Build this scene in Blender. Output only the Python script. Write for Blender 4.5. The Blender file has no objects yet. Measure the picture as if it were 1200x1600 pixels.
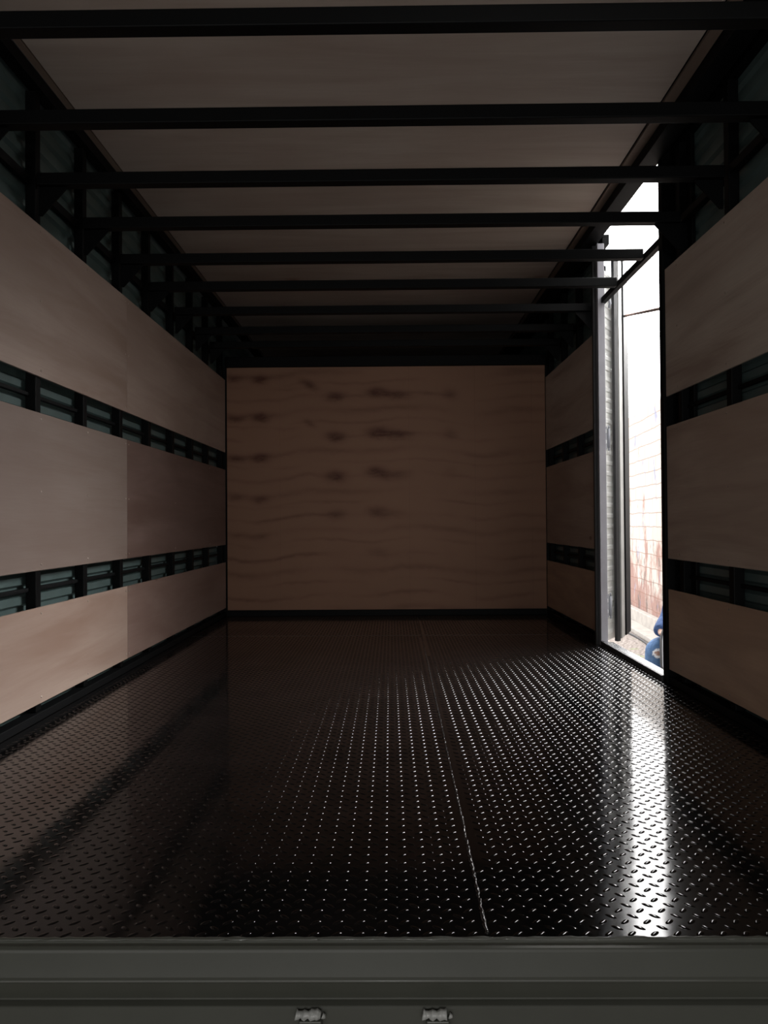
import bpy, bmesh, math, random
import numpy as np
from mathutils import Matrix, Vector
random.seed(7)
C = bpy.context.scene.collection
R = math.radians

# ------------------------------------------------------------------ camera
CAMZ = 0.70                                   # lens height above the truck floor (floor is z = 0)
cam = bpy.data.objects.new('camera', bpy.data.cameras.new('camera'))
C.objects.link(cam)
cam.data.sensor_fit = 'VERTICAL'; cam.data.sensor_height = 36; cam.data.lens = 27
cam.data.clip_start = 0.02; cam.data.clip_end = 300
cam.matrix_world = (Matrix.Translation((0, 0, CAMZ)) @ Matrix.Rotation(R(0.544), 4, 'Z')
                    @ Matrix.Rotation(R(90.72), 4, 'X') @ Matrix.Rotation(R(-0.40), 4, 'Z'))
bpy.context.scene.camera = cam

# ------------------------------------------------------------------ light
vs = bpy.context.scene.view_settings
vs.view_transform = 'Standard'; vs.look = 'None'; vs.gamma = 1; vs.use_curve_mapping = False
vs.exposure = 0.0
w = bpy.data.worlds.new('world'); bpy.context.scene.world = w; w.use_nodes = True
wn = w.node_tree; bg = wn.nodes['Background']
# hazy bright sky: even daylight plus the broad glare of a veiled sun high on the door side, towards the front of the truck
tc = wn.nodes.new('ShaderNodeTexCoord'); dp = wn.nodes.new('ShaderNodeVectorMath'); dp.operation = 'DOT_PRODUCT'
wn.links.new(tc.outputs['Generated'], dp.inputs[0]); dp.inputs[1].default_value = Vector((.68, .48, .62)).normalized()
mx = wn.nodes.new('ShaderNodeMath'); mx.operation = 'MAXIMUM'; wn.links.new(dp.outputs['Value'], mx.inputs[0]); mx.inputs[1].default_value = 0
pw = wn.nodes.new('ShaderNodeMath'); pw.operation = 'POWER'; wn.links.new(mx.outputs[0], pw.inputs[0]); pw.inputs[1].default_value = 10
ma = wn.nodes.new('ShaderNodeMath'); ma.operation = 'MULTIPLY_ADD'; wn.links.new(pw.outputs[0], ma.inputs[0]); ma.inputs[1].default_value = 50; ma.inputs[2].default_value = 3.6
bg.inputs[0].default_value = (1.0, .985, .975, 1); wn.links.new(ma.outputs[0], bg.inputs[1])
sl = bpy.data.lights.new('sun', 'SUN'); sl.energy = 1.0; sl.angle = R(3); sl.color = (1, .96, .9)
so = bpy.data.objects.new('sun', sl); C.objects.link(so); so.location = (0, 8, 12)
so.rotation_euler = Vector((0.50, 0.25, -1)).to_track_quat('-Z', 'Y').to_euler()
def area(name, loc, tgt, sx, sy, e, col=(1, 1, 1), portal=False):
    l = bpy.data.lights.new(name, 'AREA'); l.shape = 'RECTANGLE'; l.size = sx; l.size_y = sy; l.energy = e; l.color = col
    if portal: l.cycles.is_portal = True
    o = bpy.data.objects.new(name, l); C.objects.link(o); o.location = loc
    o.rotation_euler = (Vector(tgt) - Vector(loc)).to_track_quat('-Z', 'Y').to_euler(); return o
area('door_portal', (1.30, 3.84, 1.15), (0, 3.84, 1.15), 1.0, 2.4, 1, portal=True)
area('rear_fill_top', (0.7, 0.35, 3.15), (-1.1, 2.4, 0.2), 1.2, 0.8, 12, (1, .96, .92))  # added fill from above, brightens the near left boards
area('rear_fill_front', (-0.3, -2.8, 0.35), (0.2, 3.0, 1.9), 4.6, 1.8, 50, (1, .97, .94))  # added broad fill behind the camera for ceiling and right wall
area('sill_glint_fill', (-0.02, -3.8, 0.8), (0, 1.3, 0.0), 0.10, 0.14, 18, (1, 1, 1))  # added small source behind the camera for glints on the sill

# ------------------------------------------------------------------ node helpers
def new_mat(name):
    m = bpy.data.materials.new(name); m.use_nodes = True
    return m, m.node_tree, m.node_tree.nodes['Principled BSDF']
def setp(b, **k):
    names = {'rough': 'Roughness', 'metal': 'Metallic', 'coat': 'Coat Weight', 'coat_rough': 'Coat Roughness', 'spec': 'Specular IOR Level', 'ior': 'IOR'}
    for a, v in k.items(): b.inputs[names[a]].default_value = v
class X:
    """tiny expression builder on math nodes"""
    def __init__(s, nt, sock): s.nt, s.s = nt, sock
    def op(s, o, *a, clamp=False):
        n = s.nt.nodes.new('ShaderNodeMath'); n.operation = o; n.use_clamp = clamp
        for i, v in enumerate((s,) + a):
            if isinstance(v, X): s.nt.links.new(v.s, n.inputs[i])
            else: n.inputs[i].default_value = v
        return X(s.nt, n.outputs[0])
    def __add__(s, o): return s.op('ADD', o)
    def __sub__(s, o): return s.op('SUBTRACT', o)
    def __mul__(s, o): return s.op('MULTIPLY', o)
    __radd__ = __add__; __rmul__ = __mul__
def gauss(u, c, wd):
    q = (u - c) * (1.0 / wd)
    return X(u.nt, (q * q * -1.0).op('EXPONENT').s)
def coords(nt, kind='Object'):
    t = nt.nodes.new('ShaderNodeTexCoord').outputs[kind]
    sp = nt.nodes.new('ShaderNodeSeparateXYZ'); nt.links.new(t, sp.inputs[0])
    return t, X(nt, sp.outputs[0]), X(nt, sp.outputs[1]), X(nt, sp.outputs[2])
def comb(nt, x, y, z):
    c = nt.nodes.new('ShaderNodeCombineXYZ')
    for i, v in enumerate((x, y, z)):
        if isinstance(v, X): nt.links.new(v.s, c.inputs[i])
        else: c.inputs[i].default_value = v
    return c.outputs[0]
def noise(nt, vec, scale, detail=3, rough=.5, dist=0):
    n = nt.nodes.new('ShaderNodeTexNoise'); nt.links.new(vec, n.inputs['Vector'])
    n.inputs['Scale'].default_value = scale; n.inputs['Detail'].default_value = detail
    n.inputs['Roughness'].default_value = rough; n.inputs['Distortion'].default_value = dist
    return X(nt, n.outputs['Fac'])
def rng(x, a, b, c=0., d=1.):
    n = x.nt.nodes.new('ShaderNodeMapRange'); x.nt.links.new(x.s, n.inputs[0])
    for i, v in enumerate((a, b, c, d)): n.inputs[i + 1].default_value = v
    return X(x.nt, n.outputs[0])
def mixc(nt, f, a, b):
    n = nt.nodes.new('ShaderNodeMix'); n.data_type = 'RGBA'
    if isinstance(f, X): nt.links.new(f.s, n.inputs[0])
    else: n.inputs[0].default_value = f
    for i, v in ((6, a), (7, b)):
        if isinstance(v, tuple): n.inputs[i].default_value = v + (1,)
        else: nt.links.new(v, n.inputs[i])
    return n.outputs[2]
def bump(nt, b, h, strength=.2, dist=.01):
    n = nt.nodes.new('ShaderNodeBump'); nt.links.new(h.s, n.inputs['Height'])
    n.inputs['Strength'].default_value = strength; n.inputs['Distance'].default_value = dist
    nt.links.new(n.outputs[0], b.inputs['Normal'])

def paint(name, col, rough=.4, metal=0, dirt=.15, coat=0, bumpy=.0, spec=.5):
    m, nt, b = new_mat(name); t, x, y, z = coords(nt)
    n = noise(nt, t, 9, 4, .6)
    nt.links.new(mixc(nt, rng(n, .35, .75), col, tuple(c * (1 - dirt) for c in col)), b.inputs['Base Color'])
    setp(b, rough=rough, metal=metal, coat=coat, spec=spec)
    if bumpy: bump(nt, b, noise(nt, t, 60, 3), bumpy, .004)
    return m
M_black = paint('black_frame_paint', (.002, .0024, .0027), .55, spec=.12)
M_rail = paint('black_rail_paint', (.003, .0035, .004), .6, spec=.15)
M_clad = paint('green_grey_cladding_paint', (.095, .14, .137), .38, dirt=.25)
M_sill = paint('grey_bumper_paint', (.062, .065, .052), .55, dirt=.12, coat=.35, bumpy=.03); M_sill.node_tree.nodes['Principled BSDF'].inputs['Coat Roughness'].default_value = .12
M_weld = paint('weld_metal', (.46, .47, .45), .30, dirt=.4, bumpy=.9)
M_weldblack = paint('black_weld', (.02, .02, .02), .15, dirt=.3, bumpy=1.0)
M_jamb = paint('pale_grey_jamb_paint', (.33, .33, .37), .45)
M_stile = paint('grey_stile_paint', (.30, .30, .29), .4, dirt=.3)
M_gasket = paint('dark_gasket', (.02, .02, .022), .6)
M_hinge = paint('pale_hinge_paint', (.36, .38, .42), .4, dirt=.3)
M_sillplate = paint('bare_sill_metal', (.55, .56, .58), .25, metal=.8)
M_zinc = paint('zinc_sheet', (.84, .85, .83), .4)
M_screw = paint('screw_metal', (.5, .42, .36), .3, metal=.9)
M_conc = paint('concrete', (.42, .39, .36), .85, bumpy=.4, dirt=.3)
M_light_shell = paint('light_shell_plaster', (.22, .21, .20), .9, dirt=.2)
M_rod = paint('rusty_rod', (.26, .15, .12), .7, dirt=.4)

def plywood(name, base, dark, axis='y', seed=0., stain=.35, rough=.55, smudge=None):
    m, nt, b = new_mat(name); t, x, y, z = coords(nt)
    g, a = (y, x) if axis == 'y' else (x, y)        # g runs along the grain
    v1 = comb(nt, (x if axis == 'x' else x * 6.0) * 1.0, (y if axis == 'y' else y * 6.0) * 1.0, z * (9.0) + seed)
    v1 = comb(nt, g * .8 + seed, a * 6.0, z * 6.0)
    big = noise(nt, v1, 1.3, 4, .55, .6)
    fine = noise(nt, comb(nt, g * 6.0 + seed, a * 160., z * 160.), 1.0, 3, .6)
    cloud = noise(nt, comb(nt, x + seed, y + seed, z), 1.7, 3, .5)
    c = mixc(nt, rng(big, .38, .68) * (stain * 1.7), base, dark)
    c = mixc(nt, rng(fine, .35, .75) * .16, c, dark)
    c = mixc(nt, rng(cloud, .42, .66) * .45, c, (base[0] * .78, base[1] * .72, base[2] * .70))
    # small knots
    vo = nt.nodes.new('ShaderNodeTexVoronoi'); vo.inputs['Scale'].default_value = 2.1
    nt.links.new(comb(nt, g * .7 + seed * 3.1, a * 1.6, z * 1.6), vo.inputs['Vector'])
    k = rng(X(nt, vo.outputs['Distance']), .028, .05, 1., 0.)
    c = mixc(nt, k * .7, c, (dark[0] * .55, dark[1] * .45, dark[2] * .4))
    if smudge:
        for (gy, gz, wy, wz, s) in smudge:
            n2 = noise(nt, comb(nt, g * 8.0, z * 30., a), 1., 3)
            mk = gauss(g + n2 * .08, gy + .04, wy) * gauss((z if axis == 'y' else a) + n2 * .03, gz + .015, wz)
            c = mixc(nt, mk * s, c, (dark[0] * .8, dark[1] * .55, dark[2] * .45))
    nt.links.new(c, b.inputs['Base Color']); setp(b, rough=rough, spec=.35)
    bump(nt, b, fine, .08, .002)
    return m
BASE = (.40, .31, .265); DARK = (.22, .135, .10)

def front_ply():
    m, nt, b = new_mat('front_plywood'); t, x, y, z = coords(nt)
    # x from the left edge of the panel, z from its bottom; one figure of the rotary veneer repeats every 0.298 m
    P = .298
    wob = noise(nt, comb(nt, x * 3.0, 0., z * 3.0), 1., 3)
    wob2 = noise(nt, comb(nt, x * 14.0, 0., z * 40.0), 1., 3, .6)
    zz = z + (wob - .5) * .08 + (wob2 - .5) * .02
    def rep(zc):          # distance to the nearest repeat of height zc
        q = (zz - zc) * (1 / P)
        fr = q - q.op('FLOOR'); fr = fr - .5
        return fr * P     # zero half a period from zc
    tot = None
    def add(v):
        nonlocal tot
        tot = v if tot is None else tot + v
    # (x, z, half width, half height, strength, first z of fade, last z of fade)
    for (xc, zc, wx, wz, s, f0, f1) in [(.82, 1.60, .075, .038, 1.1, .45, 1.0), (1.13, 1.625, .08, .038, 1.1, .25, .95), (1.27, 1.605, .10, .034, .85, .5, 1.2),
                                        (.06, 1.735, .07, .026, .8, .35, 1.2), (.25, 1.73, .06, .032, 1.0, .4, 1.0), (1.68, 1.612, .055, .042, .7, .85, 1.75),
                                        (.98, 1.60, .08, .012, .35, .7, 1.6), (2.15, 1.50, .10, .016, .3, .9, 1.9), (.45, 1.66, .10, .012, .22, .3, 1.3)]:
        if s == 0: continue
        d = rep(zc + P / 2)
        q = d * (1 / wz)
        g = X(nt, (q * q * -1.).op('EXPONENT').s) * gauss(x, xc, wx) * rng(z, f0, f1, 0.08, 1.) * s
        add(g)
    add(gauss(x + zz * .9, .62 + 1.69 * .9, .05) * gauss(zz, 1.69, .04) * .9)      # upper smear
    add(gauss(x + zz * .9, .62 + 1.40 * .9, .04) * gauss(zz, 1.40, .03) * .5)
    # wavy growth lines, same period
    sw = (x * 7.5).op('SINE') * .016 + (x * 3.1 + 1.0).op('SINE') * .02
    q = (zz + sw) * (1 / P)
    for off, s, wd in ((.15, .48, .05), (.52, .36, .08), (.8, .28, .04)):
        fr = q + off; fr = fr - fr.op('FLOOR') - .5
        r = fr * (1 / wd)
        add(X(nt, (r * r * -1.).op('EXPONENT').s) * s * rng(noise(nt, comb(nt, x * 1.6, off * 9, z * 2.), 1., 2), .38, .62))
    fine = noise(nt, comb(nt, x * 5.0, 0., z * 140.), 1., 3, .6)
    cloud = noise(nt, comb(nt, x * 1.2, 3., z * 2.2), 1.2, 3)
    c = mixc(nt, rng(cloud, .35, .7) * .4, (.29, .158, .102), (.22, .115, .071))
    c = mixc(nt, rng(fine, .35, .75) * .15, c, (.25, .15, .10))
    mk = X(nt, tot.op('MINIMUM', 1.0).s) * rng(wob2, .25, .6, .6, 1.)
    c = mixc(nt, mk, c, (.095, .034, .020))
    # thin vertical pencil/joint lines
    ln = None
    for xc, wd in ((1.865 - .0, .0015), (.40, .001), (1.37, .001), (2.29, .001)):
        g = gauss(x, xc, wd); ln = g if ln is None else ln + g
    c = mixc(nt, ln * .4, c, (.12, .07, .05))
    nt.links.new(c, b.inputs['Base Color']); setp(b, rough=.6, spec=.3)
    return m

def floor_mat():
    m, nt, b = new_mat('black_tread_plate_paint'); t, x, y, z = coords(nt)
    n = noise(nt, t, 5, 3)
    nt.links.new(mixc(nt, rng(n, .4, .7), (.004, .004, .004), (.007, .006, .006)), b.inputs['Base Color'])
    r = rng(noise(nt, t, 2.3, 4), .35, .7, .07, .12); nt.links.new(r.s, b.inputs['Roughness'])
    setp(b, spec=.5, ior=1.43, coat=.0, coat_rough=.05)
    bump(nt, b, noise(nt, t, 9, 2), .18, .003)
    return m
M_floor = floor_mat()

# ------------------------------------------------------------------ mesh helpers
class MB:
    def __init__(s): s.v = []; s.f = []
    def add(s, v, f):
        n = len(s.v); s.v += [tuple(p) for p in v]; s.f += [tuple(i + n for i in q) for q in f]; return s
    def box(s, x0, x1, y0, y1, z0, z1):
        return s.add([(x0, y0, z0), (x1, y0, z0), (x1, y1, z0), (x0, y1, z0), (x0, y0, z1), (x1, y0, z1), (x1, y1, z1), (x0, y1, z1)],
                     [(3, 2, 1, 0), (4, 5, 6, 7), (0, 1, 5, 4), (1, 2, 6, 5), (2, 3, 7, 6), (3, 0, 4, 7)])
    def prism(s, poly, z0, z1):            # poly in xy
        n = len(poly)
        return s.add([(p[0], p[1], z0) for p in poly] + [(p[0], p[1], z1) for p in poly],
                     [tuple(range(n))[::-1], tuple(range(n, 2 * n))] + [(i, (i + 1) % n, n + (i + 1) % n, n + i) for i in range(n)])
    def ext(s, prof, axis, a0, a1):        # closed profile extruded along axis; prof in the other two
        n = len(prof); f = (lambda p, a: (a, p[0], p[1])) if axis == 'x' else (lambda p, a: (p[0], a, p[1]))
        return s.add([f(p, a0) for p in prof] + [f(p, a1) for p in prof],
                     [tuple(range(n))[::-1], tuple(range(n, 2 * n))] + [(i, (i + 1) % n, n + (i + 1) % n, n + i) for i in range(n)])
    def tube(s, pts, rad, seg=10):
        rs = rad if isinstance(rad, (list, tuple)) else [rad] * len(pts)
        P = [Vector(p) for p in pts]; base = len(s.v); up = Vector((0.13, .21, 1)).normalized()
        for i, p in enumerate(P):
            d = (P[min(i + 1, len(P) - 1)] - P[max(i - 1, 0)]).normalized()
            u = d.cross(up).normalized() if abs(d.dot(up)) < .97 else d.cross(Vector((1, 0, 0))).normalized()
            v = d.cross(u)
            for k in range(seg):
                a = 2 * math.pi * k / seg; s.v.append(tuple(p + (u * math.cos(a) + v * math.sin(a)) * rs[i]))
        for i in range(len(P) - 1):
            for k in range(seg):
                a = base + i * seg + k; b2 = base + i * seg + (k + 1) % seg
                s.f.append((a, b2, b2 + seg, a + seg))
        s.f.append(tuple(base + k for k in range(seg))[::-1]); s.f.append(tuple(base + (len(P) - 1) * seg + k for k in range(seg)))
        return s
    def build(s, name, mat, parent=None, bevel=0, smooth=False, loc=None):
        me = bpy.data.meshes.new(name); me.from_pydata(s.v, [], s.f); me.materials.append(mat)
        bm = bmesh.new(); bm.from_mesh(me); bmesh.ops.recalc_face_normals(bm, faces=bm.faces[:]); bm.to_mesh(me); bm.free()
        o = bpy.data.objects.new(name, me); C.objects.link(o)
        if loc is not None:
            me.transform(Matrix.Translation(-Vector(loc))); o.location = loc
        if parent is not None:
            o.parent = parent; pl = Vector(parent.location); pp = parent.parent
            while pp: pl += pp.location; pp = pp.parent
            o.location = Vector(o.location) - pl
        if smooth: me.shade_smooth()
        if bevel:
            md = o.modifiers.new('bevel', 'BEVEL'); md.width = bevel; md.segments = 2; md.limit_method = 'ANGLE'
        return o
def tag(o, label=None, cat=None, group=None, kind=None):
    if label: o['label'] = label
    if cat: o['category'] = cat
    if group: o['group'] = group
    if kind: o['kind'] = kind
    return o
def empty(name, loc): 
    o = bpy.data.objects.new(name, None); C.objects.link(o); o.location = loc; o.empty_display_size = .1; return o
def xl(y): return -1.2642 + .0034 * y        # inner face of the left panels
def xr(y): return 1.2081 - .0079 * y         # inner face of the right panels
Y0, Y1, YF = 1.30, 5.76, 7.75                # rear edge, front panel, end of the over-cab part
CE = 2.305                                   # ceiling height
TP = .009                                    # plywood thickness

# ------------------------------------------------------------------ structure: tread plate floor
def make_floor():
    p = .0385; xs0, xs1 = -1.235, 1.20
    V = [(xs0 - .07, Y0, 0), (xs1 + .02, Y0, 0), (xs1 + .02, Y1 + .03, 0), (xs0 - .07, Y1 + .03, 0),
         (xs0 - .07, Y0, -.004), (xs1 + .02, Y0, -.004), (xs1 + .02, Y1 + .03, -.004), (xs0 - .07, Y1 + .03, -.004)]
    F = [(0, 1, 2, 3), (7, 6, 5, 4), (0, 4, 5, 1), (1, 5, 6, 2), (2, 6, 7, 3), (3, 7, 4, 0)]
    # one lozenge: rings of 10, dome
    n = 10; L, W, H = .0118, .0052, .0014
    tmpl = []
    for (k, h) in ((1.0, -.0002), (.80, .55), (.48, .92)):
        for i in range(n):
            a = 2 * math.pi * i / n
            tmpl.append((math.copysign(abs(math.cos(a)) ** 1.15, math.cos(a)) * L * k, math.sin(a) * W * k, h * H if h > 0 else h))
    tmpl.append((0, 0, H)); tmpl = np.array(tmpl)
    tf = []
    for r in (0, 1):
        for i in range(n): tf.append((r * n + i, r * n + (i + 1) % n, (r + 1) * n + (i + 1) % n, (r + 1) * n + i))
    for i in range(n): tf.append((2 * n + i, 2 * n + (i + 1) % n, 3 * n))
    cs = []
    for half in (0, 1):
        ang = R(42) if half == 0 else R(-42)
        c, s_ = math.cos(ang), math.sin(ang)
        rt = tmpl.copy(); rt[:, 0] = tmpl[:, 0] * c - tmpl[:, 1] * s_; rt[:, 1] = tmpl[:, 0] * s_ + tmpl[:, 1] * c
        for i in range(int((xs1 - xs0) / p) + 1):
            for j in range(int((Y1 - Y0) / p) + 1):
                x = xs0 + .02 + (i + .5 * half) * p; y = Y0 + .012 + (j + .5 * half) * p
                if x > xs1 - .015 or y > Y1 - .02 or abs(x - (.157 + .0078 * (y - 1.3))) < .012 or abs(y - 4.73) < .012: continue
                cs.append(rt + np.array([x, y, 0]))
    me = bpy.data.meshes.new('floor')
    A = np.concatenate(cs); nt_ = len(tmpl); m_ = len(cs)
    tfl = np.array([len(f) for f in tf]); flat = np.concatenate([np.array(f) for f in tf])
    allflat = (flat[None, :] + (8 + np.arange(m_)[:, None] * nt_)).ravel()
    vv = np.concatenate([np.array(V, float), A]).astype(np.float32)
    ff = np.concatenate([np.concatenate([np.array(f) for f in F]), allflat]).astype(np.int32)
    ln = np.concatenate([np.full(len(F), 4), np.tile(tfl, m_)]).astype(np.int32)
    st = np.concatenate([[0], np.cumsum(ln)[:-1]]).astype(np.int32)
    me.vertices.add(len(vv)); me.vertices.foreach_set('co', vv.ravel())
    me.loops.add(len(ff)); me.loops.foreach_set('vertex_index', ff)
    me.polygons.add(len(ln)); me.polygons.foreach_set('loop_start', st); me.polygons.foreach_set('loop_total', ln)
    sm = np.ones(len(ln), bool); sm[:6] = False
    me.polygons.foreach_set('use_smooth', sm)
    me.update(calc_edges=True); me.validate(); me.materials.append(M_floor)
    o = bpy.data.objects.new('floor', me); C.objects.link(o); tag(o, kind='structure'); return o
floor = make_floor()
def bead(name, a, b, r, mat, parent, step=.008, jit=.35, flat=.5):
    a, b = Vector(a), Vector(b); n = max(2, int((b - a).length / step)); rr = random.Random(hash(name) % 99 if False else 5)
    pts = []; rad = []
    for i in range(n + 1):
        q = a.lerp(b, i / n); pts.append((q.x + rr.uniform(-1, 1) * r * jit, q.y + rr.uniform(-1, 1) * r * jit * .4, q.z + rr.uniform(-1, 1) * r * .1)); rad.append(r * rr.uniform(.6, 1.15))
    m = MB(); m.tube(pts, rad, 7)
    return m.build(name, mat, parent, smooth=True)
bead('weld_seam', (.157, 1.31, -.0012), (.187, 5.70, -.0012), .0042, M_weldblack, floor)
MB().box(xl(4.73) + .01, xr(4.73) - .01, 4.727, 4.733, -.001, .0006).build('plate_joint', M_gasket, floor)

# ------------------------------------------------------------------ rear bumper sill
def make_sill():
    root = empty('rear_sill', (0, 1.27, -.15))
    tag(root, 'grey painted steel rear sill across the bottom edge below the floor', 'sill')
    x0, x1 = -1.33, 1.27
    prof = [(1.300, .002), (1.2955, .0025), (1.292, .0), (1.2905, -.003), (1.284, -.0042), (1.280, -.0072), (1.278, -.012),
            (1.2635, -.044), (1.2605, -.0475), (1.2600, -.0505), (1.262, -.053), (1.2715, -.082), (1.2712, -.0842), (1.2640, -.0858),
            (1.2585, -.0872), (1.2565, -.0905), (1.252, -.20), (1.300, -.20)]
    m = MB(); m.ext(prof, 'x', x0, x1); m.build('bumper_channel', M_sill, root, bevel=.0012)
    bead('weld_line', (-1.32, 1.296, .0005), (1.26, 1.296, .0005), .0040, M_weld if False else M_sill, root, step=.012, jit=.4)
    for cx in (-.1385, .0665):
        t = MB().box(cx - .016, cx + .021, 1.240, 1.2565, -.20, -.101).build('bracket', M_sill, root, bevel=.002)
        bead('weld_bead', (cx - .022, 1.247, -.0945), (cx + .018, 1.247, -.0945), .0078, M_weld, t, step=.004, jit=.2)
        bead('weld_drop', (cx + .021, 1.249, -.097), (cx + .026, 1.249, -.098), .0045, M_weld, t, step=.003, jit=.1)
make_sill()

# ------------------------------------------------------------------ structure: cladding, ceiling, front
def corr_profile(x, out, z0, z1, pitch=.07, dep=.014):
    pts = []; z = z0
    while z < z1:
        for dz, k in ((0, 0), (.022, 0), (.032, 1), (.056, 1), (.066, 0)):
            zz = z + dz
            if zz <= z1: pts.append((x + out * dep * k, zz))
        z += pitch
    return pts
def cladding(name, side, y0, y1, z0, z1, mat=M_clad, parent=None):
    # open sheet with thickness, following the wall line
    f = xl if side < 0 else xr
    pr = corr_profile(0, side, z0, z1); m = MB(); n = len(pr)
    off = TP + .045
    V = []
    for (y) in (y0, y1):
        bx = f(y) + side * off
        V += [(bx + p[0], y, p[1]) for p in pr] + [(bx + p[0] + side * .002, y, p[1]) for p in pr]
    F = []
    for i in range(n - 1):
        F += [(i, i + 1, 2 * n + i + 1, 2 * n + i), (n + i, n + i + 1, 3 * n + i + 1, 3 * n + i), (i, i + 1, n + i + 1, n + i), (2 * n + i, 2 * n + i + 1, 3 * n + i + 1, 3 * n + i)]
    F += [(0, n, 3 * n, 2 * n), (n - 1, 2 * n - 1, 4 * n - 1, 3 * n - 1)]
    m.add(V, F); return m.build(name, mat, parent)
wl = cladding('wall_left', -1, Y0, YF, 0.0, 2.30); tag(wl, kind='structure')
wr = cladding('wall_right', 1, Y0, 3.30, 0.0, 2.30); tag(wr, kind='structure')
wr2 = cladding('wall_right_front', 1, 4.405, YF, 0.0, 2.30); tag(wr2, kind='structure')
PLY_C = plywood('ceiling_plywood', (.56, .49, .435), (.35, .26, .21), 'x', 4.2, .3, .6,
                smudge=[(-.65, 5.05, .05, .03, .7), (.98, 5.05, .06, .03, .7)])
ceil = MB().box(-1.212, 1.045, Y0, YF, CE, CE + .012).build('ceiling', PLY_C); tag(ceil, kind='structure')
PLY_S = plywood('ceiling_strip_plywood', (.25, .19, .15), (.13, .09, .07), 'y', 1.2, .4)
MB().box(-1.243, -1.218, Y0, YF, CE, CE + .012).build('trim_left', PLY_S).__setitem__('kind', 'structure')
MB().box(1.058, 1.100, Y0, YF, CE, CE + .012).build('trim_right', PLY_S).__setitem__('kind', 'structure')
rf = MB().box(-1.34, 1.215, Y0 - .02, YF + .05, CE + .014, CE + .03).build('ceiling_roof_sheet', M_rail); tag(rf, kind='structure')
for a, b in ((Y0 - .02, 3.345), (4.343, YF + .05)):
    o = MB().box(1.100, 1.30 if a < 2 else 1.245, a, b, CE - .001, CE + .013).build('ceiling_edge_sheet', M_rail); tag(o, kind='structure')
wf = MB().box(-1.31, 1.25, Y1 + TP + .001, Y1 + .05, -.1, 1.865).build('wall_front', M_rail); tag(wf, kind='structure')
of_ = MB().box(-1.31, 1.25, Y1 + .05, YF, 1.80, 1.865).build('floor_over_cab', M_rail); tag(of_, kind='structure')
we = MB().box(-1.33, 1.27, YF, YF + .03, 1.80, 2.31).build('wall_over_cab_end', M_rail); tag(we, kind='structure')

# top and base rails that run the length of the box
def rail(name, side, y0, y1, z0, z1, o0, o1, label, cat='rail', mat=M_rail, group=None):
    f = xl if side < 0 else xr
    m = MB(); m.add([(f(y) + side * o, y, z) for z in (z0, z1) for (y, o) in ((y0, o0), (y1, o0), (y1, o1), (y0, o1))],
                    [(0, 1, 2, 3), (7, 6, 5, 4), (0, 4, 5, 1), (1, 5, 6, 2), (2, 6, 7, 3), (3, 7, 4, 0)])
    o = m.build(name, mat, bevel=.002, loc=(f(y0) + side * o0, y0, z0)); tag(o, label, cat, group); return o
rail('top_rail', -1, Y0, YF, 2.255, 2.303, -.012, .035, 'black steel top rail along the left edge of the ceiling')
rail('top_rail', 1, Y0, YF, 2.255, 2.303, -.085, -.005, 'black steel top rail along the right edge of the ceiling, over the side door')
rail('base_rail', -1, Y0, Y1, 0.001, .030, -.002, .045, 'black steel base rail on the floor under the left plywood')
rail('base_rail', 1, Y0, 3.295, 0.001, .030, -.002, .045, 'black steel base rail on the floor under the right plywood nearest the camera')
rail('base_rail', 1, 4.375, Y1, 0.001, .030, -.002, .045, 'black steel base rail on the floor between the side door and the front panel')
for z, nm in ((1.163, 'upper'), (.466, 'lower')):
    rail('gap_rail', -1, Y0, Y1, z - .007, z + .007, .032, .050, 'thin black rail along the %s slot of the left wall' % nm, group=None)
    rail('gap_rail', 1, Y0, 3.29, z - .007, z + .007, .032, .050, 'thin black rail in the %s slot of the right wall, near part before the door' % nm)
    rail('gap_rail', 1, 4.405, Y1, z - .007, z + .007, .032, .050, 'thin black rail in the %s slot of the right wall beyond the side door' % nm)
rail('tie_rail', -1, Y0, Y1, 1.915, 1.950, .030, .050, 'black steel rail along the left wall at the height of the roof beams')
rail('tie_rail', 1, Y0, Y1, 1.918, 1.950, .012, .040, 'black steel rail along the right wall crossing the top of the side door')

# ------------------------------------------------------------------ posts and roof beams
BY = [1.47, 1.863, 2.307, 2.720, 3.121, 3.550, 3.964, 4.432, 4.886, 5.283]     # first stands above the frame's top edge
ordn = ['first', 'second', 'third', 'fourth', 'fifth', 'sixth', 'seventh', 'eighth', 'ninth']
def post(side, y, label, group, w_=.04):
    f = xl if side < 0 else xr
    x0 = f(y) + side * (TP + .0005); x1 = x0 + side * .038
    m = MB(); m.box(min(x0, x1), max(x0, x1), y - w_ / 2, y + w_ / 2, .031, 2.254)
    o = m.build('wall_post', M_black, bevel=.003, loc=((x0 + x1) / 2, y, .031)); tag(o, label, 'post', group); return o
LY = [1.90, 2.325, 2.740, 3.160, 3.580, 4.000, 4.430, 4.855, 5.260, 5.700]
names = ['left wall post under the roof beam nearest the camera', 'second left wall post from the camera, at the picture\'s left edge', 'left wall post nearest the camera, leftmost in the wall slots', 'second left wall post from the camera',
         'third left wall post from the camera, beside the plywood joint', 'fourth left wall post from the camera, just beyond the plywood joint', 'fourth left wall post from the front panel', 'third left wall post from the front panel', 'second left wall post from the front panel', 'left wall post in the corner at the front panel']
for y, nm in zip(LY[2:], names[2:]): post(-1, y, 'black square steel ' + nm, 'black posts of the left wall')
for y, nm in zip([2.720, 3.170, 4.430, 4.855, 5.260, 5.700],
                 ['right wall post midway in the near right plywood slots', 'right wall post next to the near jamb of the side door',
                  'right wall post just beyond the side door\'s pale jamb', 'second right wall post beyond the side door', 'third right wall post beyond the side door', 'right wall post in the corner at the front panel']):
    post(1, y, 'black square steel ' + nm, 'black posts of the right wall')

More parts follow.
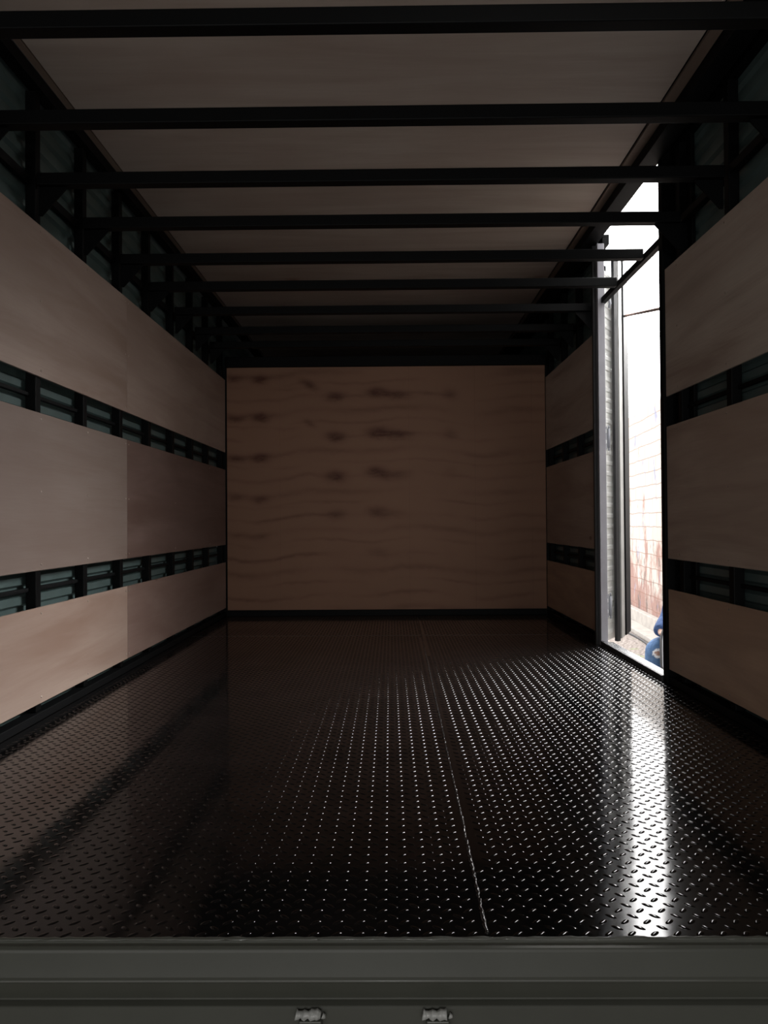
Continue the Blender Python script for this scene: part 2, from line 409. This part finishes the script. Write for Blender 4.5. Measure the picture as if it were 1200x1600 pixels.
def beam(i, y, label):
    root = empty('roof_beam', (0, y, 1.91)); tag(root, label, 'beam', 'roof beams across the box')
    a, b = xl(y) + .0, xr(y) - .0
    if 3.35 < y < 4.33: b = 1.172
    m = MB(); m.box(a + .003, b - .003, y - .022, y + .022, 1.904, 1.948); m.build('beam_tube', M_black, root, bevel=.003)
    for s, e in ((1, a + .003), (-1, b - .003)):
        if s == -1 and 3.35 < y < 4.33: continue
        g = MB(); pl = [(e, 1.903), (e + s * .10, 1.903), (e + s * .10, 1.897), (e + s * .012, 1.80), (e, 1.80)]
        g.ext(pl, 'y', y - .003, y + .003); g.build('gusset', M_black, root)
for i, y in enumerate(BY[1:]):
    lab = ('black roof beam nearest the camera, along the top of the picture' if i == 0 else
           'black roof beam farthest from the camera, closest to the front panel' if i == 8 else
           'black %s roof beam counted from the camera, across the ceiling' % ordn[i])
    beam(i, y, lab)
hb = MB().box(-1.243, 1.160, Y1 - .022, Y1 + .03, 1.868, 1.944).build('header_beam', M_black, bevel=.003, loc=(0, Y1, 1.868))
tag(hb, 'wide black header beam on top of the front plywood panel', 'beam')

# ------------------------------------------------------------------ plywood panels
scr = MB(); 
for k in range(1): scr.tube([(0, 0, 0), (.0012, 0, 0), (.0022, 0, 0)], [.0042, .0036, .0016], 8)
scr_me = None
def screws(root, side, pts):
    global scr_me
    f = xl if side < 0 else xr
    for (y, z) in pts:
        if scr_me is None:
            o = scr.build('screw', M_screw, smooth=True); scr_me = o.data
        else:
            o = bpy.data.objects.new('screw', scr_me); C.objects.link(o)
        o.parent = root; o.scale = (-side, 1, 1)
        o.location = Vector((f(y), y, z)) - Vector(root.location)
def panel(side, y0, y1, z0, z1, mat, label, yscr):
    f = xl if side < 0 else xr
    ym = (y0 + y1) / 2
    root = empty('plywood_panel', (f(ym), ym, z0)); tag(root, label, 'plywood panel', 'plywood panels lining the side walls')
    m = MB(); o0, o1 = 0, side * TP
    m.add([(f(y) + o, y, z) for z in (z0, z1) for (y, o) in ((y0, o0), (y1, o0), (y1, o1), (y0, o1))],
          [(0, 1, 2, 3), (7, 6, 5, 4), (0, 4, 5, 1), (1, 5, 6, 2), (2, 6, 7, 3), (3, 7, 4, 0)])
    m.build('board', mat, root, bevel=.0012)
    zz = [z0 + .022, z1 - .022] + ([(z0 + z1) / 2] if z1 - z0 > .4 else [])
    screws(root, side, [(y, z) for y in yscr for z in zz])
YS = 3.631
rows = [(1.228, 1.774, 'upper'), (.534, 1.098, 'middle'), (.061, .403, 'lower')]
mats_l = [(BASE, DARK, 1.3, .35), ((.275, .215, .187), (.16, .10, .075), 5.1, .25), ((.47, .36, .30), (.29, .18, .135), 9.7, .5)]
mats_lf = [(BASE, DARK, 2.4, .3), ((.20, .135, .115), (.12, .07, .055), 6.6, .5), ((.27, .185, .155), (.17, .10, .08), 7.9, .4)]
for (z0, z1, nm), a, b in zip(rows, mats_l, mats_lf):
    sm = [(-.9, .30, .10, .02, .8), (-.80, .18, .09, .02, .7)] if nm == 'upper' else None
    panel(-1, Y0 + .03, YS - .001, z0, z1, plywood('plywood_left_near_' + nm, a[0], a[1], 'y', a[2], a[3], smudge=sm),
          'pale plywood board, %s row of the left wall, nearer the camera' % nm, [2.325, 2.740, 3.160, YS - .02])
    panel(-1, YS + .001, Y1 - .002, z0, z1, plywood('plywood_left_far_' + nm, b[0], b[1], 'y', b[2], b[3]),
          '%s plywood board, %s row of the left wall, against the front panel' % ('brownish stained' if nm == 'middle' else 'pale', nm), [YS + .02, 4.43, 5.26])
for k, (z0, z1, nm) in enumerate(rows):
    base = [(.56, .49, .42), (.46, .365, .30), (.50, .345, .245)][k]
    panel(1, Y0 + .03, 3.298, z0, z1, plywood('plywood_right_near_' + nm, base, DARK, 'y', 11.3 + 2.1 * k, .35),
          'plywood board, %s row of the right wall, before the side door' % nm, [2.325, 2.720, 3.17])
    panel(1, 4.372, Y1 - .002, z0, z1, plywood('plywood_right_far_' + nm, base, DARK, 'y', 21.3 + 1.7 * k, .35,
          smudge=[(-.45, .22, .05, .03, .7), (-.25, .18, .03, .02, .6)] if nm == 'lower' else None),
          'narrow dim plywood board, %s row of the right wall, beyond the side door' % nm, [4.43, 5.26])
FP = front_ply()
fp = MB().box(xl(Y1) + .012, xr(Y1) - .004, Y1, Y1 + TP, .043, 1.866).build('plywood_panel', FP, bevel=.001, loc=(xl(Y1) + .012, Y1, .043))
tag(fp, 'large plywood panel with repeating brown knot figures covering the whole front wall', 'plywood panel')

# ------------------------------------------------------------------ side door opening
def jambs():
    m = MB().box(1.1665, 1.205, 4.305, 4.343, .0, 2.254); o = m.build('trim_jamb_far', M_jamb, bevel=.002); tag(o, kind='structure')
    m = MB().box(1.150, 1.180, 4.346, 4.371, .0, 2.254); o = m.build('trim_jamb_strip', M_gasket); tag(o, kind='structure')
    m = MB().box(1.172, 1.262, 3.300, 3.345, .0, 2.318).box(1.222, 1.238, 3.10, 3.2995, .0, 2.303); o = m.build('trim_jamb_near', M_black, bevel=.003); tag(o, kind='structure')
    m = MB().box(1.164, 1.180, 3.346, 4.304, -.02, .026); o = m.build('trim_sill', M_gasket, bevel=.002); tag(o, kind='structure')
    m = MB().box(1.1805, 1.232, 3.346, 4.304, -.03, .020); o = m.build('trim_threshold', M_sillplate, bevel=.002); tag(o, kind='structure')
    for a, b, c in ((Y0, 3.299, 1.30), (4.344, YF, 1.245)):  # strips added to stop light leaking in above the cladding
        m = MB().box(1.208, c, a, b, 2.262, CE - .002); o = m.build('trim_leak_cover', M_rail); tag(o, kind='structure')
    # side skirt under the box wall
    m = MB().box(-1.34, -1.30, Y0, Y1, -.14, .0); o = m.build('trim_skirt_left', M_black); tag(o, kind='structure')
    m = MB().box(1.20, 1.26, Y0, Y1, -.14, -.031); o = m.build('trim_skirt_right', M_black); tag(o, kind='structure')
jambs()
def strip(a, b, z0, z1, th, mat, name, parent, bev=.001):
    a, b = Vector(a), Vector(b); d = (b - a).normalized(); n = Vector((d.y, -d.x)) * th
    return MB().prism([a, b, b + n, a + n], z0, z1).build(name, mat, parent, bevel=bev)
def door_leaf():
    root = empty('side_door_leaf', (1.225, 4.375, .02)); tag(root, 'narrow side door leaf swung open outside the far jamb, corrugated with dark edge', 'door')
    # corrugated zinc face, profile in z, running from the jamb outwards
    A, B = Vector((1.2165, 4.3585)), Vector((1.318, 4.52)); d = (B - A).normalized(); nrm = Vector((d.y, -d.x))
    pr = []; z = .02
    while z < 2.10:
        for dz, k in ((0, 0), (.030, 0), (.036, 1), (.052, 1), (.0595, 0)): pr.append((z + dz, k * .004))
        z += .060
    V = []; n = len(pr)
    for P in (A, B):
        V += [(P.x + nrm.x * k, P.y + nrm.y * k, zz) for zz, k in pr] + [(P.x - nrm.x * .012, P.y - nrm.y * .012, zz) for zz, k in pr]
    F = []
    for i in range(n - 1):
        F += [(i, i + 1, 2 * n + i + 1, 2 * n + i), (n + i, n + i + 1, 3 * n + i + 1, 3 * n + i), (i, i + 1, n + i + 1, n + i), (2 * n + i, 2 * n + i + 1, 3 * n + i + 1, 3 * n + i)]
    m = MB(); m.add(V, F); m.build('corrugated_sheet', M_zinc, root)
    strip((1.261, 4.372), (1.284, 4.386), .015, 2.235, .020, M_gasket, 'edge_gasket', root)
    strip((1.2935, 4.41), (1.340, 4.505), .025, 2.235, .020, M_stile, 'stile', root)
    for z in [.10 + .195 * k for k in range(11)]:
        MB().tube([(1.306, 4.440, z), (1.312, 4.434, z)], .008, 8).build('rivet', M_stile, root, smooth=True) if z < 2.2 else None
    strip((1.3405, 4.49), (1.350, 4.510), .028, 2.235, .012, M_gasket, 'rebate', root)
    strip((1.341, 4.506), (1.420, 4.68), .03, 2.235, .028, M_gasket if False else M_rail, 'outer_gasket', root)
    for zc in (1.165, .215):
        h = MB(); h.tube([(1.238, 4.366, zc - .055), (1.238, 4.366, zc + .055)], .0085, 12)
        hh = h.build('hinge', M_hinge, root, smooth=True)
        MB().box(1.214, 1.228, 4.362, 4.368, zc - .065, zc + .065).build('hinge_plate', M_hinge, hh, bevel=.001)
        for s in (-1, 1): MB().tube([(1.238, 4.366, zc + s * .055), (1.238, 4.366, zc + s * .072)], .0055, 10).build('hinge_pin', M_hinge, hh, smooth=True)
    hk = MB(); hk.tube([(1.236, 4.37, 1.985), (1.236, 4.355, 1.985), (1.242, 4.352, 1.955), (1.250, 4.355, 1.93), (1.246, 4.36, 1.905)], .008, 8)
    hk.build('latch_hook', M_hinge, root, smooth=True)
door_leaf()
st = MB().tube([(1.215, 3.352, 1.628), (1.222, 3.368, 1.633), (1.400, 4.62, 1.925)], [.010, .008, .007], 8)
sto = st.build('door_stay', M_rod, smooth=True); tag(sto, 'thin rusty stay rod slanting out from the near jamb of the side door', 'rod')

# ------------------------------------------------------------------ outside
GZ = -.90
def ground():
    m, nt, b = new_mat('gravel'); t, x, y, z = coords(nt)
    vo = nt.nodes.new('ShaderNodeTexVoronoi'); vo.inputs['Scale'].default_value = 22; nt.links.new(t, vo.inputs['Vector'])
    c = mixc(nt, rng(X(nt, vo.outputs['Color']) if False else noise(nt, t, 30, 4, .7), .35, .65), (.42, .37, .34), (.13, .11, .10))
    gr = rng(noise(nt, t, 3.0, 4), .58, .66)
    c = mixc(nt, gr * .6, c, (.22, .30, .12))
    nt.links.new(c, b.inputs['Base Color']); setp(b, rough=.95); bump(nt, b, X(nt, vo.outputs['Distance']), .8, .03)
    o = MB().box(-14, 16, -12, 30, GZ - .1, GZ).build('ground', m); tag(o, kind='structure')
ground()
def wallpt(s): return Vector((3.78 + .083 * (s - 11.6), s))       # foot of the yard wall, nearly parallel to the truck
def yard_wall():
    m, nt, b = new_mat('whitewashed_blocks'); t, x, y, z = coords(nt)
    br = nt.nodes.new('ShaderNodeTexBrick'); wv = noise(nt, comb(nt, y, z, 0.), 2.5, 3) - .5
    nt.links.new(comb(nt, y + wv * .06, z + wv * .05, 0.), br.inputs['Vector'])
    br.inputs['Scale'].default_value = 1.0; br.inputs['Brick Width'].default_value = .40; br.inputs['Row Height'].default_value = .20; br.inputs['Mortar Size'].default_value = .007
    br.inputs['Color1'].default_value = (.50, .46, .43, 1); br.inputs['Color2'].default_value = (.44, .39, .35, 1); br.inputs['Mortar'].default_value = (.27, .21, .18, 1)
    c = br.outputs['Color']
    low = rng(z, GZ + .1, GZ + 2.2, .14, -.12)
    p1 = rng(noise(nt, comb(nt, y * 2.2, z * .8, 0.), 1.6, 5, .65) + low, .50, .60)
    c = mixc(nt, p1 * .8, c, (.24, .11, .085))
    p3 = rng(noise(nt, comb(nt, y * 4.0, z * 1.5, 8.), 2.2, 5, .7) + low, .62, .68)
    c = mixc(nt, p3 * .7, c, (.10, .08, .07))
    p2 = rng(noise(nt, comb(nt, y * 3.0, z * 1.2, 5.), 1.4, 4, .6), .60, .66)
    c = mixc(nt, p2 * .7, c, (.14, .18, .32))
    nt.links.new(c, b.inputs['Base Color']); setp(b, rough=.9)
    P = [wallpt(2.), wallpt(24.)]; mb = MB()
    mb.prism([P[0], P[1], P[1] + Vector((.2, 0)), P[0] + Vector((.2, 0))], GZ, 2.35); o = mb.build('wall_yard', m); tag(o, kind='structure')
    ca, cb = wallpt(2.) - Vector((.001, 0)), wallpt(24.) - Vector((.001, 0))
    mb = MB(); mb.prism([ca, cb, cb - Vector((.10, 0)), ca - Vector((.10, 0))], GZ, GZ + .24); o = mb.build('trim_kerb', M_conc, bevel=.01); tag(o, kind='structure')
    mb = MB(); ca = ca - Vector((.101, 0)); cb = cb - Vector((.101, 0)); mb.prism([ca, cb, cb - Vector((.22, 0)), ca - Vector((.22, 0))], GZ, GZ + .07); o = mb.build('trim_footing', M_conc, bevel=.01); tag(o, kind='structure')
    pts = [(wallpt(y).x - .42 - .05 * math.sin(y * 1.7), y, GZ + .014) for y in np.linspace(7, 15, 40)]
    o = MB().tube(pts, .014, 8).build('garden_hose', M_gasket, smooth=True); tag(o, 'dark hose lying on the gravel at the foot of the yard kerb', 'hose')
yard_wall()

# unseen workshop shell, added around the open rear end to control the inside light
def light_shell():
    for nm, a in (('wall_light_shell_back', (-4.2, 3.4, -7.2, -7.0, GZ, 3.3)), ('wall_light_shell_left', (-4.2, -4.0, -7, 1.24, GZ, 3.3)), ('wall_light_shell_right', (3.2, 3.4, -7, 1.24, GZ, 3.3)),
                  ('ceiling_light_shell', (-4.2, 3.4, -7.2, 1.44, 3.3, 3.4)), ('wall_light_shell_front_left', (-4.2, -1.345, 1.24, 1.44, GZ, 3.3)), ('wall_light_shell_front_right', (1.305, 3.4, 1.24, 1.44, GZ, 3.3)),
                  ('wall_light_shell_front_top', (-1.345, 1.305, 1.24, 1.44, 2.34, 3.3)), ('floor_light_shell', (-4.0, 3.2, -7, 1.24, GZ + .001, GZ + .01))):
        o = MB().box(*a).build(nm, M_conc if 'floor' in nm else M_light_shell); tag(o, kind='structure')
    o = MB().box(-1.30, 1.26, 1.31, 1.44, GZ, -.15).build('wall_light_shell_front_bottom', M_light_shell); tag(o, kind='structure')
light_shell()

# ------------------------------------------------------------------ person seated outside the side door
def skin(name, nodes, edges, mat, parent, sub=2, loc=(0, 0, 0)):
    keys = list(nodes); me = bpy.data.meshes.new(name)
    L0 = Vector(loc)
    me.from_pydata([tuple(Vector(nodes[k][0]) - L0) for k in keys], [(keys.index(a), keys.index(b)) for a, b in edges], [])
    o = bpy.data.objects.new(name, me); C.objects.link(o); o.location = L0
    if parent is not None: o.parent = parent; o.location = L0 - Vector(parent.location)
    md = o.modifiers.new('skin', 'SKIN'); md.use_smooth_shade = True
    sv = me.skin_vertices[0].data
    for i, k in enumerate(keys):
        r = nodes[k][1]; sv[i].radius = r if isinstance(r, tuple) else (r, r); sv[i].use_root = (i == 0)
    s = o.modifiers.new('sub', 'SUBSURF'); s.levels = sub; s.render_levels = sub
    me.materials.append(mat); return o
def person():
    ms = paint('skin', (.42, .25, .18), .55, dirt=.1)
    def denim(name, col, rip=None):
        m, nt, b = new_mat(name); t, x, y, z = coords(nt, 'Object')
        n = noise(nt, t, 14, 4, .6); c = mixc(nt, rng(n, .35, .7), col, tuple(q * .5 for q in col))
        if rip:
            d = None
            for v, c0, wd in zip((x, y, z), rip, (.045, .06, .040)):
                q = (v - c0) * (1 / wd); q = q * q; d = q if d is None else d + q
            d = d + (noise(nt, t, 60, 3) - .5) * 1.2
            c = mixc(nt, rng(d, .7, 1.1, 1., 0.), c, (.80, .80, .84))
            c = mixc(nt, rng(d, .15, .4, 1., 0.), c, (.42, .25, .20))
        nt.links.new(c, b.inputs['Base Color']); setp(b, rough=.85); bump(nt, b, noise(nt, t, 25, 3), .5, .02); return m
    g = GZ
    O = Vector((2.62, 6.76, g))
    f = Vector((-.70, -.714, 0)); r = Vector((-.714, .70, 0)); u = Vector((0, 0, 1))
    def P(a, b, c): return tuple(O + f * a + r * b + u * c)         # forward, right, up
    root = empty('person', O); tag(root, 'person in blue ripped jeans and denim jacket seated outside, at the door\'s right jamb', 'person')
    N = {'pel': (P(0, 0, .52), .13), 'wa': (P(.06, 0, .72), (.12, .10)), 'ch': (P(.16, -.07, .95), (.14, .11)), 'nb': (P(.20, -.09, 1.10), (.08, .07)), 'nk': (P(.23, -.10, 1.17), .05),
         'hd': (P(.27, -.11, 1.27), (.08, .09)), 'ht': (P(.27, -.11, 1.36), (.075, .085)),
         'hr': (P(.02, .09, .50), .09), 'kr': (P(.43, .115, .50), .062), 'ar': (P(.40, .115, .09), .042), 'fr': (P(.56, .13, .035), .035),
         'hl': (P(.02, -.09, .50), .09), 'kl': (P(.43, -.12, .50), .062), 'al': (P(.40, -.12, .09), .042), 'fl': (P(.56, -.14, .035), .035),
         'sr': (P(.17, .08, 1.03), .055), 'er': (P(.17, .12, .76), .042), 'wr': (P(.41, .09, .650), .028), 'pr': (P(.46, .05, .645), (.036, .02)),
         'sl': (P(.17, -.24, 1.03), .055), 'el': (P(.25, -.26, .80), .042), 'wl': (P(.43, -.10, .665), .028), 'pl': (P(.46, -.06, .66), (.036, .02))}
    E = [('pel', 'wa'), ('wa', 'ch'), ('ch', 'nb'), ('nb', 'nk'), ('nk', 'hd'), ('hd', 'ht')]
    for s in 'rl': E += [('pel', 'h' + s), ('h' + s, 'k' + s), ('k' + s, 'a' + s), ('a' + s, 'f' + s), ('ch', 's' + s), ('s' + s, 'e' + s), ('e' + s, 'w' + s), ('w' + s, 'p' + s)]
    for s, sg in (('r', 1), ('l', -1)):
        base = Vector(N['p' + s][0])
        for k, ln in enumerate((.085, .095, .088, .07)):
            a = base + f * (.018 - .014 * k) * 1.2 + r * (-.03 * sg); N['%s%d' % (s, k)] = (tuple(a), .0105)
            b_ = a + r * (-ln * .5 * sg) + u * (-.006); N['%s%db' % (s, k)] = (tuple(b_), .0095)
            c_ = b_ + r * (-ln * .4 * sg) + u * (-.025); N['%s%dc' % (s, k)] = (tuple(c_), .0085)
            E += [('p' + s, '%s%d' % (s, k)), ('%s%d' % (s, k), '%s%db' % (s, k)), ('%s%db' % (s, k), '%s%dc' % (s, k))]
        a = base + f * .03 + u * .005; N[s + 't'] = (tuple(a + f * .015), .012); N[s + 'tb'] = (tuple(a + f * .035 + r * (-.035 * sg)), .010)
        E += [('p' + s, s + 't'), (s + 't', s + 'tb')]
    skin('body', N, E, ms, root, 2, O)
    kn = Vector(P(.43, .115, .50)) - O
    riploc = (kn.x - .01, kn.y - .06, kn.z - .02)
    mj = denim('blue_denim_jeans', (.10, .20, .40), riploc); mk = denim('blue_denim_jacket', (.06, .12, .30))
    J = {'pel': (P(0, 0, .53), .155), 'hr': (P(.02, .095, .50), .11), 'tr': (P(.22, .105, .51), .105), 'kr': (P(.43, .125, .51), .100), 'cr': (P(.43, .125, .30), .088), 'ar': (P(.41, .115, .12), .062),
         'hl': (P(.02, -.095, .50), .11), 'tl': (P(.22, -.105, .51), .096), 'kl': (P(.43, -.12, .50), .080), 'cl': (P(.43, -.12, .30), .070), 'al': (P(.41, -.12, .12), .062)}
    skin('jeans', J, [('pel', 'hr'), ('hr', 'tr'), ('tr', 'kr'), ('kr', 'cr'), ('cr', 'ar'), ('pel', 'hl'), ('hl', 'tl'), ('tl', 'kl'), ('kl', 'cl'), ('cl', 'al')], mj, root, 2, O)
    K = {'wa': (P(.04, 0, .64), (.165, .14)), 'ch': (P(.15, -.07, .93), (.155, .125)), 'nb': (P(.19, -.09, 1.07), (.10, .085)),
         'sr': (P(.17, .085, 1.03), .072), 'er': (P(.17, .125, .76), .068), 'mr': (P(.28, .115, .705), .070), 'wr': (P(.385, .10, .660), .066), 'vr': (P(.41, .095, .650), .062),
         'sl': (P(.17, -.245, 1.03), .072), 'el': (P(.25, -.27, .80), .066), 'wl': (P(.41, -.12, .672), .050)}
    jk = skin('jacket', K, [('wa', 'ch'), ('ch', 'nb'), ('ch', 'sr'), ('sr', 'er'), ('er', 'mr'), ('mr', 'wr'), ('wr', 'vr'), ('ch', 'sl'), ('sl', 'el'), ('el', 'wl')], mk, root, 2, O)
    H = {'a': (P(.24, -.11, 1.30), .095), 'b': (P(.24, -.11, 1.38), .088), 'c': (P(.16, -.11, 1.24), .05), 'd': (P(.13, -.10, 1.12), .035)}
    skin('hair', H, [('a', 'b'), ('a', 'c'), ('c', 'd')], paint('dark_hair', (.03, .02, .015), .5), root, 2, O)
    nz = MB(); nz.tube([P(.345, -.11, 1.30), P(.375, -.11, 1.265), P(.355, -.11, 1.255)], [.006, .012, .006], 8); nz.build('nose', ms, root, smooth=True)
    for sg in (1, -1):
        bm = MB(); bm.tube([P(.340, .03 * sg - .11, 1.305), P(.350, .03 * sg - .11, 1.305), P(.356, .03 * sg - .11, 1.305)], [.012, .010, .004], 8); bm.build('eye', paint('eye_white', (.7, .7, .7), .3), root, smooth=True)
    MB().tube([P(.348, -.085, 1.232), P(.358, -.11, 1.230), P(.348, -.135, 1.232)], [.004, .007, .004], 8).build('mouth', paint('lips', (.4, .14, .12), .5), root, smooth=True)
    mw = paint('grey_shoe_rubber', (.35, .35, .36), .6)
    for s in (.12, -.13):
        skin('shoe', {'a': (P(.39, s, .06), (.05, .055)), 'b': (P(.50, s, .045), (.048, .04)), 'c': (P(.60, s, .035), (.042, .03))}, [('a', 'b'), ('b', 'c')], mw, root, 2, O)
    # block under the seat
    st_ = empty('concrete_block', tuple(O)); o = st_
    bb = MB(); c = [P(-.22, .22, 0), P(.16, .22, 0), P(.16, -.22, 0), P(-.22, -.22, 0)]
    bpy.data.objects.remove(st_)
    o = bb.prism([(q[0], q[1]) for q in c], GZ, GZ + .355).build('concrete_block', M_conc, bevel=.01, loc=tuple(O)); tag(o, 'grey concrete block the seated person in jeans sits on', 'block')
    # black bag with pale piping on the lap
    bagm = paint('black_bag_cloth', (.012, .013, .018), .7); pip = paint('pale_piping', (.6, .62, .68), .5)
    bo = Vector((2.330, 6.36, -.60)); br_ = empty('shoulder_bag', bo); tag(br_, 'black bag with a pale piped edge hanging before the seated person\'s lap', 'bag')
    out = []
    for i in range(24):
        a = 2 * math.pi * i / 24; ca, sa = math.cos(a), math.sin(a)
        out.append((math.copysign(abs(ca) ** .6, ca) * .135, math.copysign(abs(sa) ** .7, sa) * .20 ))
    def bagpt(p, d): return (bo.x + p[0] * .98, bo.y + p[0] * .2 + d, bo.z + .19 + p[1] + (.05 if p[1] > 0 else 0))
    m = MB(); V = [bagpt((p[0] * k, p[1] * k), d) for (k, d) in ((.8, -.055), (1, -.035), (1, .015), (.8, .03)) for p in out]
    F = [tuple(range(24)), tuple(range(72, 96))[::-1]]
    for q in range(3):
        for i in range(24): F.append((q * 24 + i, q * 24 + (i + 1) % 24, (q + 1) * 24 + (i + 1) % 24, (q + 1) * 24 + i))
    m.add(V, F); m.build('bag_body', bagm, br_, smooth=True)
    pts = [bagpt((p[0] * .98, p[1] * .98), -.045) for p in out]; pts.append(pts[0])
    MB().tube(pts, .005, 6).build('piping', pip, br_, smooth=True)
    sp = [(bo.x - .06, bo.y, bo.z + .42), (bo.x - .02, 6.50, .06), P(.26, .10, 1.03), P(.13, .08, 1.16)]
    MB().tube(sp, .012, 6).build('strap', bagm, br_, smooth=True)
person()
